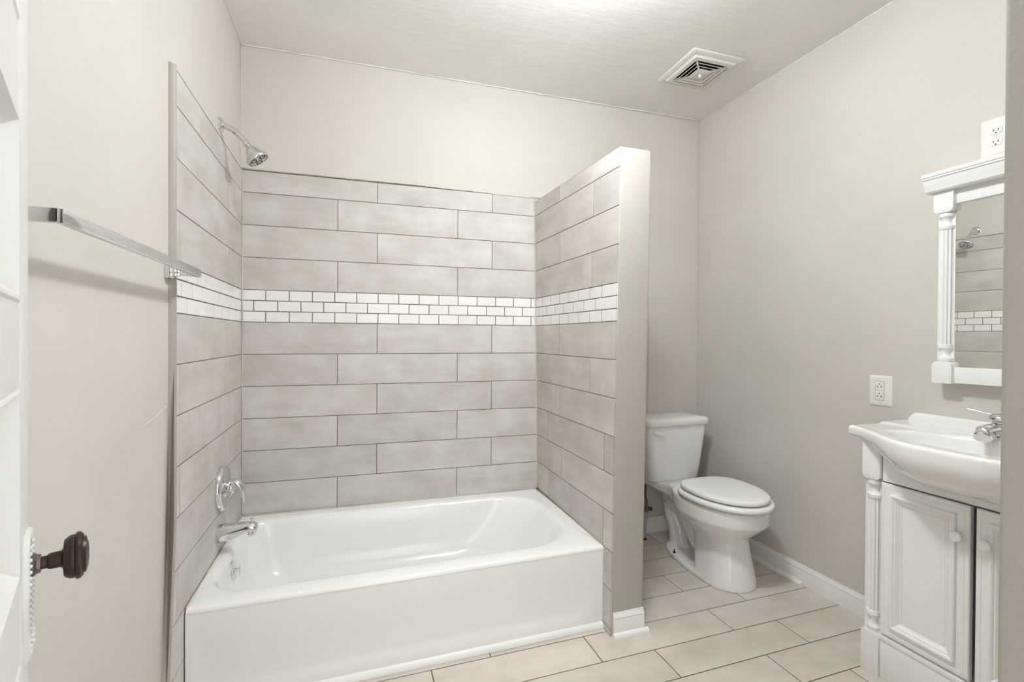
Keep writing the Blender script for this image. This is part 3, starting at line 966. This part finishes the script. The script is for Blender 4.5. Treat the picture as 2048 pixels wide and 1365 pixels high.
def cab_door(y0, y1, ky):
    """y0 > y1; raised frame moulding round a sunk panel"""
    mb = MB()
    z0, z1 = 0.160, 0.687
    X = 2.250
    seq = [(0, 0.018), (0, 0.003), (0.0015, 0.001), (0.003, 0.0), (0.012, 0.0), (0.0135, -0.0012), (0.015, 0.0), (0.032, 0.0), (0.033, -0.006), (0.035, -0.0085), (0.039, -0.009), (0.043, -0.007), (0.046, -0.003), (0.049, -0.004), (0.053, 0.000), (0.060, 0.006), (0.063, 0.0065), (0.0645, 0.009), (0.066, 0.007)]
    mb.rings([[Vector((X + d, y0 - i, z0 + i)), Vector((X + d, y1 + i, z0 + i)), Vector((X + d, y1 + i, z1 - i)), Vector((X + d, y0 - i, z1 - i))] for i, d in seq])
    dr = mb.build('door', M['cabinet'], va2, smooth=0.35)
    mb = MB()
    mb.lathe([(0.008, 0), (0.0065, 0.004), (0.006, 0.012), (0.009, 0.015), (0.0150, 0.017), (0.0158, 0.020), (0.0150, 0.0235), (0.0115, 0.0245), (0.0, 0.0245)], (X + 0.0005, ky, 0.590), (-1, 0, 0), 28)
    mb.build('knob', M['cabinet'], dr)
cab_door(-1.372, -1.624, -1.599)
cab_door(-1.638, -1.892, -1.668)

# ------------------------------------------------------------------ sink top
sk = thing('sink', 'white ceramic sink top with a bowed belly, on the vanity cabinet', 'sink', (2.40, VY, 0.82))
mb = MB()
YL, YR = -1.258, -2.006
HB = (YL - YR) / 2
def xfront(t):                    # t in -1..1 across the width
    a = abs(t)
    return 2.250 - 0.150 * sm(0, 1, max(0.0, min(1.0, (1.0 - a) / 0.82))) ** 0.85
nu, nv = 168, 110
BCX, BAX, BAY = 2.297, 0.126, 0.252
def top_z(x, y):
    q = math.sqrt(((x - BCX) / BAX) ** 2 + ((y - VY) / BAY) ** 2)
    dep = 0.0
    if q < 1.09:
        e = 1 - q ** 4.8 if q < 1 else 0.0
        dep = 0.007 * (1 - sm(0.93, 1.09, q)) + 0.112 * e
    ledge = 0.006 * sm(2.40, 2.44, x)
    return 0.866 - dep + ledge
def contact(t):
    a = abs(t)
    return 0.832 - 0.112 * sm(0, 1, max(0.0, min(1.0, (0.96 - a) / 0.74)))
XBK = 2.566
apn = MB()
ya_, yb_2 = yr + 0.060, yl - 0.061
pl = [(2.258, ya_, 0.692), (2.258, yb_2, 0.692)]
for i in range(41):
    y = yb_2 + (ya_ - yb_2) * i / 40
    pl.append((2.258, y, min(0.822, contact((VY - y) / HB) - 0.001)))
apn.prism(pl, (0.016, 0, 0))
apn.build('apron_panel', M['cabinet'], va2)
cols = []
for i in range(nu + 1):
    t = -1 + 2 * i / nu
    y = VY - t * HB
    xf = xfront(t)
    prof = []
    for j in range(nv + 1):
        s = j / nv
        x = XBK + (xf + 0.010 - XBK) * s
        prof.append(Vector((x, y, top_z(x, y) + 0.0015 * sm(0.9, 1, s))))
    # rolled front edge, then the belly tucks back under to the apron
    for a in (20, 45, 70, 90):
        A = math.radians(a)
        prof.append(Vector((xf + 0.010 - 0.012 * math.sin(A), y, 0.8555 + 0.012 * math.cos(A))))
    zc = contact(t)
    xs, zs_ = xf - 0.002, 0.853
    xe = 2.2575
    for q in range(1, 15):
        a = PI / 2 * q / 14
        prof.append(Vector((xs + (xe - xs) * (1 - math.cos(a)) , y, zs_ - 0.010 - (zs_ - 0.010 - zc) * math.sin(a)) if q > 0 else (xs, y, zs_)))
    prof.append(Vector((2.40, y, zc - 0.001)))
    prof.append(Vector((XBK, y, max(zc, 0.823))))
    cols.append(prof)
def endcol(c, y_):
    cxm = sum((p.x for p in c)) / len(c)
    return c
mb.rings(cols, cap0=True, cap1=True)
mb.build('basin', M['china'], sk, smooth=0.9)
mb = MB()
rg = []
bl = 2 * HB - 0.030
for q in (0.0, 0.003, 0.008, 0.015, 0.024, 0.036, 0.1, 0.2, bl / 2, bl - 0.2, bl - 0.1, bl - 0.036, bl - 0.024, bl - 0.015, bl - 0.008, bl - 0.003, bl):
    y = YL - 0.015 - q
    e = min(q, bl - q)
    h = 0.034 * math.sqrt(max(0.0, 1 - (1 - min(1.0, e / 0.024)) ** 2))
    rg.append([Vector((2.566, y, 0.868)), Vector((2.545, y, 0.868)), Vector((2.549, y, 0.872 + h * .7)), Vector((2.553, y, 0.870 + h * .95)), Vector((2.559, y, 0.872 + h)), Vector((2.566, y, 0.872 + h))])
mb.rings(rg)
mb.build('backsplash', M['china'], sk, smooth=0.9)

# faucet
FY = -1.588
fa = thing('sink_faucet', 'chrome single-lever faucet with a round aerator, on the sink ledge', 'faucet', (2.475, FY, 0.872))
mb = MB()
mb.lathe([(0.034, 0.0), (0.034, 0.004), (0.028, 0.008), (0.024, 0.012), (0.023, 0.040), (0.0245, 0.050), (0.0245, 0.054), (0.02, 0.056)], (2.475, FY, 0.871), (0, 0, 1), 30)
mb.tube([(2.478, FY, 0.905), (2.44, FY, 0.908), (2.405, FY + 0.003, 0.904), (2.385, FY + 0.006, 0.897)], [(0.014, 0.018), (0.014, 0.017), (0.014, 0.016), (0.014, 0.016)], 20)
mb.build('faucet_body', M['chrome'], fa, smooth=0.8)
mb = MB()
fd = Vector((-0.68, -0.25, -0.68)).normalized()
mb.lathe([(0.0165, -0.004), (0.019, 0.0), (0.019, 0.005), (0.0175, 0.006), (0.019, 0.008), (0.022, 0.024), (0.0232, 0.029), (0.0215, 0.032), (0.0, 0.0315)], (2.392, FY + 0.005, 0.901), fd, 28)
aer = mb.build('aerator', M['chrome'], fa, smooth=0.7)
mb = MB()
mb.lathe([(0.019, 0.0), (0.019, 0.0015), (0.010, 0.002), (0.0, 0.001)], Vector((2.392, FY + 0.005, 0.901)) + fd * 0.0315, fd, 24)
mb.build('spray_face', M['plate'], aer)
mb = MB()
mb.lathe([(0.024, 0.0), (0.029, 0.003), (0.030, 0.008), (0.027, 0.016), (0.017, 0.022), (0, 0.025)], (2.473, FY, 0.926), (0, 0, 1), 28)
mb.tube([(2.468, FY + 0.018, 0.943), (2.466, FY + 0.045, 0.948), (2.464, FY + 0.065, 0.952), (2.462, FY + 0.082, 0.954)], [0.0050, 0.0032, 0.0027, 0.0034], 14)
mb.build('lever_handle', M['chrome'], fa, smooth=0.8)

# ------------------------------------------------------------------ mirror
mi = thing('mirror', 'white framed wall mirror with fluted posts and cornice above the sink', 'mirror', (XR, VY, 1.4))
MY0, MY1 = -1.374, -1.890
for yc in (MY0 - 0.030, MY1 + 0.030):
    pilaster(2.506, yc, 0.060, [1.031, 1.110, 1.172, 1.585, 1.645, 1.722], 'frame_post', mi, M['cabinet'], XR)
mb = MB()
cp = [(XR, 1.722), (2.492, 1.722), (2.486, 1.727), (2.485, 1.734), (2.479, 1.745), (2.476, 1.757), (2.474, 1.765), (2.469, 1.768), (2.469, 1.773), (2.465, 1.775), (2.465, 1.787), (XR, 1.787)]
# crown moulding with square-cut ends
rg = []
for end in (0, 1):
    ring = []
    for x, z in cp:
        ov = 0.016
        ring.append(Vector((x, (MY0 + ov) if end == 0 else (MY1 - ov), z)))
    rg.append(ring)
mb.rings(rg)
mb.build('cornice', M['cabinet'], mi, smooth=0.4)
mb = MB()
mb.box(2.522, XR, MY1 + 0.058, MY0 - 0.058, 1.672, 1.724, 0.002)
mb.build('top_rail', M['cabinet'], mi)
mb = MB()
mb.box(2.520, XR, MY1 + 0.058, MY0 - 0.058, 1.034, 1.090, 0.002)
mb.build('bottom_rail', M['cabinet'], mi)
mb = MB()
mb.box(2.536, 2.541, MY1 + 0.056, MY0 - 0.056, 1.086, 1.676, 0)
mb.build('mirror_glass', M['mirror'], mi, smooth=0, warp=lambda v: Vector((v.x - 0.026 * (v.y - VY), v.y, v.z)))
mb = MB()
mb.box(2.549, XR, MY1 + 0.05, MY0 - 0.05, 1.04, 1.72)
mb.build('back_board', M['cabinet'], mi)

# ------------------------------------------------------------------ outlets
def outlet(yc, zc, label, decora):
    o = thing('power_outlet', label, 'outlet', (XR, yc, zc), 'white wall outlets')
    mb = MB()
    rg = []
    for i, d in ((0, 0.0), (0, 0.0015), (0.004, 0.005), (0.009, 0.0062)):
        rg.append([Vector((XR - d, q.x, q.y)) for q in rrect(yc - 0.044 + i, yc + 0.044 - i, zc - 0.063 + i, zc + 0.063 - i, 0.003, 0, 3)])
    mb.rings(rg)
    mb.build('cover_plate', M['plate'], o, smooth=0.5)
    f = XR - 0.0062
    for s in (1, -1):
        zz_ = zc + s * 0.0196
        mb = MB()
        if decora:
            mb.box(f - 0.0016, f + 0.002, yc - 0.0165, yc + 0.0165, zz_ - 0.0190, zz_ + 0.0190, 0.0008)
        else:
            rg = []
            for i, d in ((0, -0.002), (0, 0.002), (0.001, 0.003)):
                rg.append([Vector((f - d, yc + (0.0172 - i) * math.copysign(min(1, abs(math.cos(a)) * 1.0), math.cos(a)), zz_ + max(-0.0135 + i, min(0.0135 - i, (0.0172 - i) * math.sin(a))))) for a in [2 * PI * k / 36 for k in range(36)]])
            mb.rings(rg)
        rc = mb.build('receptacle', M['plate'], o, smooth=0.5)
        e = f - (0.0016 if decora else 0.003)
        g = 1 if decora else -1      # ground pin above or below
        mb = MB()
        for dy in (0.0064, -0.0064):
            mb.box(e - 0.0003, e + 0.001, yc + dy - 0.0011, yc + dy + 0.0011, zz_ - 0.0045 - 0.002 * g, zz_ + 0.0035 - 0.002 * g)
        if decora:
            mb.box(e - 0.0003, e + 0.001, yc - 0.0105, yc - 0.0064, zz_ - 0.0035, zz_ - 0.0012)
        mb.lathe([(0.0024, -0.001), (0.0024, 0.0003), (0, 0.0004)], (e, yc, zz_ + 0.0085 * g), (-1, 0, 0), 12)
        mb.build('contact_slots', M['dark'], rc, smooth=0)
    if decora:
        mb = MB()
        for y_, z_, w_, h_ in ((yc, zc + 0.0392, 0.0172, 0.0005), (yc, zc - 0.0392, 0.0172, 0.0005), (yc - 0.0172, zc, 0.0005, 0.0392), (yc + 0.0172, zc, 0.0005, 0.0392)):
            mb.box(f - 0.0002, f + 0.001, y_ - w_, y_ + w_, z_ - h_, z_ + h_)
        mb.build('shadow_gap', M['grout'], o, smooth=0)
    for z_ in ((zc + 0.0485, zc - 0.0485) if decora else (zc,)):
        mb = MB()
        mb.lathe([(0.0032, -0.001), (0.003, 0.0008), (0, 0.0012)], (f, yc, z_), (-1, 0, 0), 12)
        mb.box(f - 0.0014, f - 0.0008, yc - 0.0026, yc + 0.0026, z_ - 0.0004, z_ + 0.0004, mi=1)
        mb.build('screw', [M['plate'], M['dark']], o)
outlet(-1.160, 0.975, 'white wall outlet low between the toilet and the sink', True)
outlet(-1.524, 1.880, 'white wall outlet high above the mirror cornice', False)

# ------------------------------------------------------------------ ceiling vent
vx, vy = 2.168, -0.537
ve = thing('exhaust_vent', 'square off-white exhaust vent grille on the ceiling', 'vent', (vx, vy, ZC))
def sq(h, z, r=0.006):
    a = math.radians(-1.5)
    return [Vector((vx + q.x * math.cos(a) - q.y * math.sin(a), vy + q.x * math.sin(a) + q.y * math.cos(a), z)) for q in rrect(-h, h, -h, h, r, 0, 3)]
mb = MB()
mb.rings([sq(0.148, ZC - 0.001), sq(0.150, ZC - 0.003), sq(0.149, ZC - 0.010), sq(0.143, ZC - 0.014), sq(0.122, ZC - 0.016), sq(0.116, ZC - 0.024), sq(0.100, ZC - 0.026), sq(0.096, ZC - 0.026), sq(0.096, ZC - 0.018)], cap0=False, cap1=False)
mb.build('frame', M['vent'], ve, smooth=0.6)
mb = MB()
mb.rings([sq(0.110, ZC - 0.006), sq(0.108, ZC - 0.006)], cap0=True)
mb.build('dark_duct', M['dark'], ve, smooth=0)
for (ho, hi) in ((0.087, 0.074), (0.065, 0.052), (0.043, 0.0)):
    mb = MB()
    if hi:
        mb.rings([sq(ho, ZC - 0.0285, .003), sq(ho - 0.006, ZC - 0.0285, .003), sq(hi, ZC - 0.018, .003), sq(hi, ZC - 0.0165, .003)], loop=True)
    else:
        mb.rings([sq(ho, ZC - 0.025, .003), sq(ho, ZC - 0.0275, .003), sq(ho - 0.003, ZC - 0.029, .003)])
    mb.build('louver', M['vent'], ve, smooth=0.4)
for k in range(4):
    a = PI / 4 + k * PI / 2 + math.radians(-1.5)
    mb = MB()
    c, s = math.cos(a), math.sin(a)
    p0, p1 = Vector((vx + 0.05 * c, vy + 0.05 * s, 0)), Vector((vx + 0.145 * c, vy + 0.145 * s, 0))
    n_ = Vector((-s, c, 0)) * 0.004
    mb.prism([p0 + n_ + V(0, 0, ZC - 0.0285), p0 - n_ + V(0, 0, ZC - 0.0285), p1 - n_ + V(0, 0, ZC - 0.025), p1 + n_ + V(0, 0, ZC - 0.025)], (0, 0, 0.007))
    mb.build('corner_rib', M['vent'], ve, smooth=0)
mb = MB()
mb.lathe([(0.008, -0.002), (0.007, 0.004), (0.006, 0.014), (0.004, 0.016), (0, 0.016)], (vx, vy, ZC - 0.0285), (0, 0, -1), 16)
mb.build('centre_screw', M['vent'], ve)

# ------------------------------------------------------------------ ceiling lamp (just above the frame)
la = thing('ceiling_lamp', 'white glass dome lamp on the ceiling in front of the tub', 'lamp', LAMP)
mb = MB()
mb.lathe([(0.075, 0.0), (0.075, 0.010), (0.066, 0.020), (0.042, 0.024), (0.040, 0.074), (0, 0.074)], LAMP, (0, 0, -1), 40)
mb.build('lamp_base', M['vent'], la)
mb = MB()
mb.lathe([(0.040, 0.072)] + [(0.090 * math.sin(math.radians(a)), 0.122 - 0.052 * math.cos(math.radians(a))) for a in range(24, 181, 6)], LAMP, (0, 0, -1), 40)
mb.build('lamp_shade', M['lamp'], la)
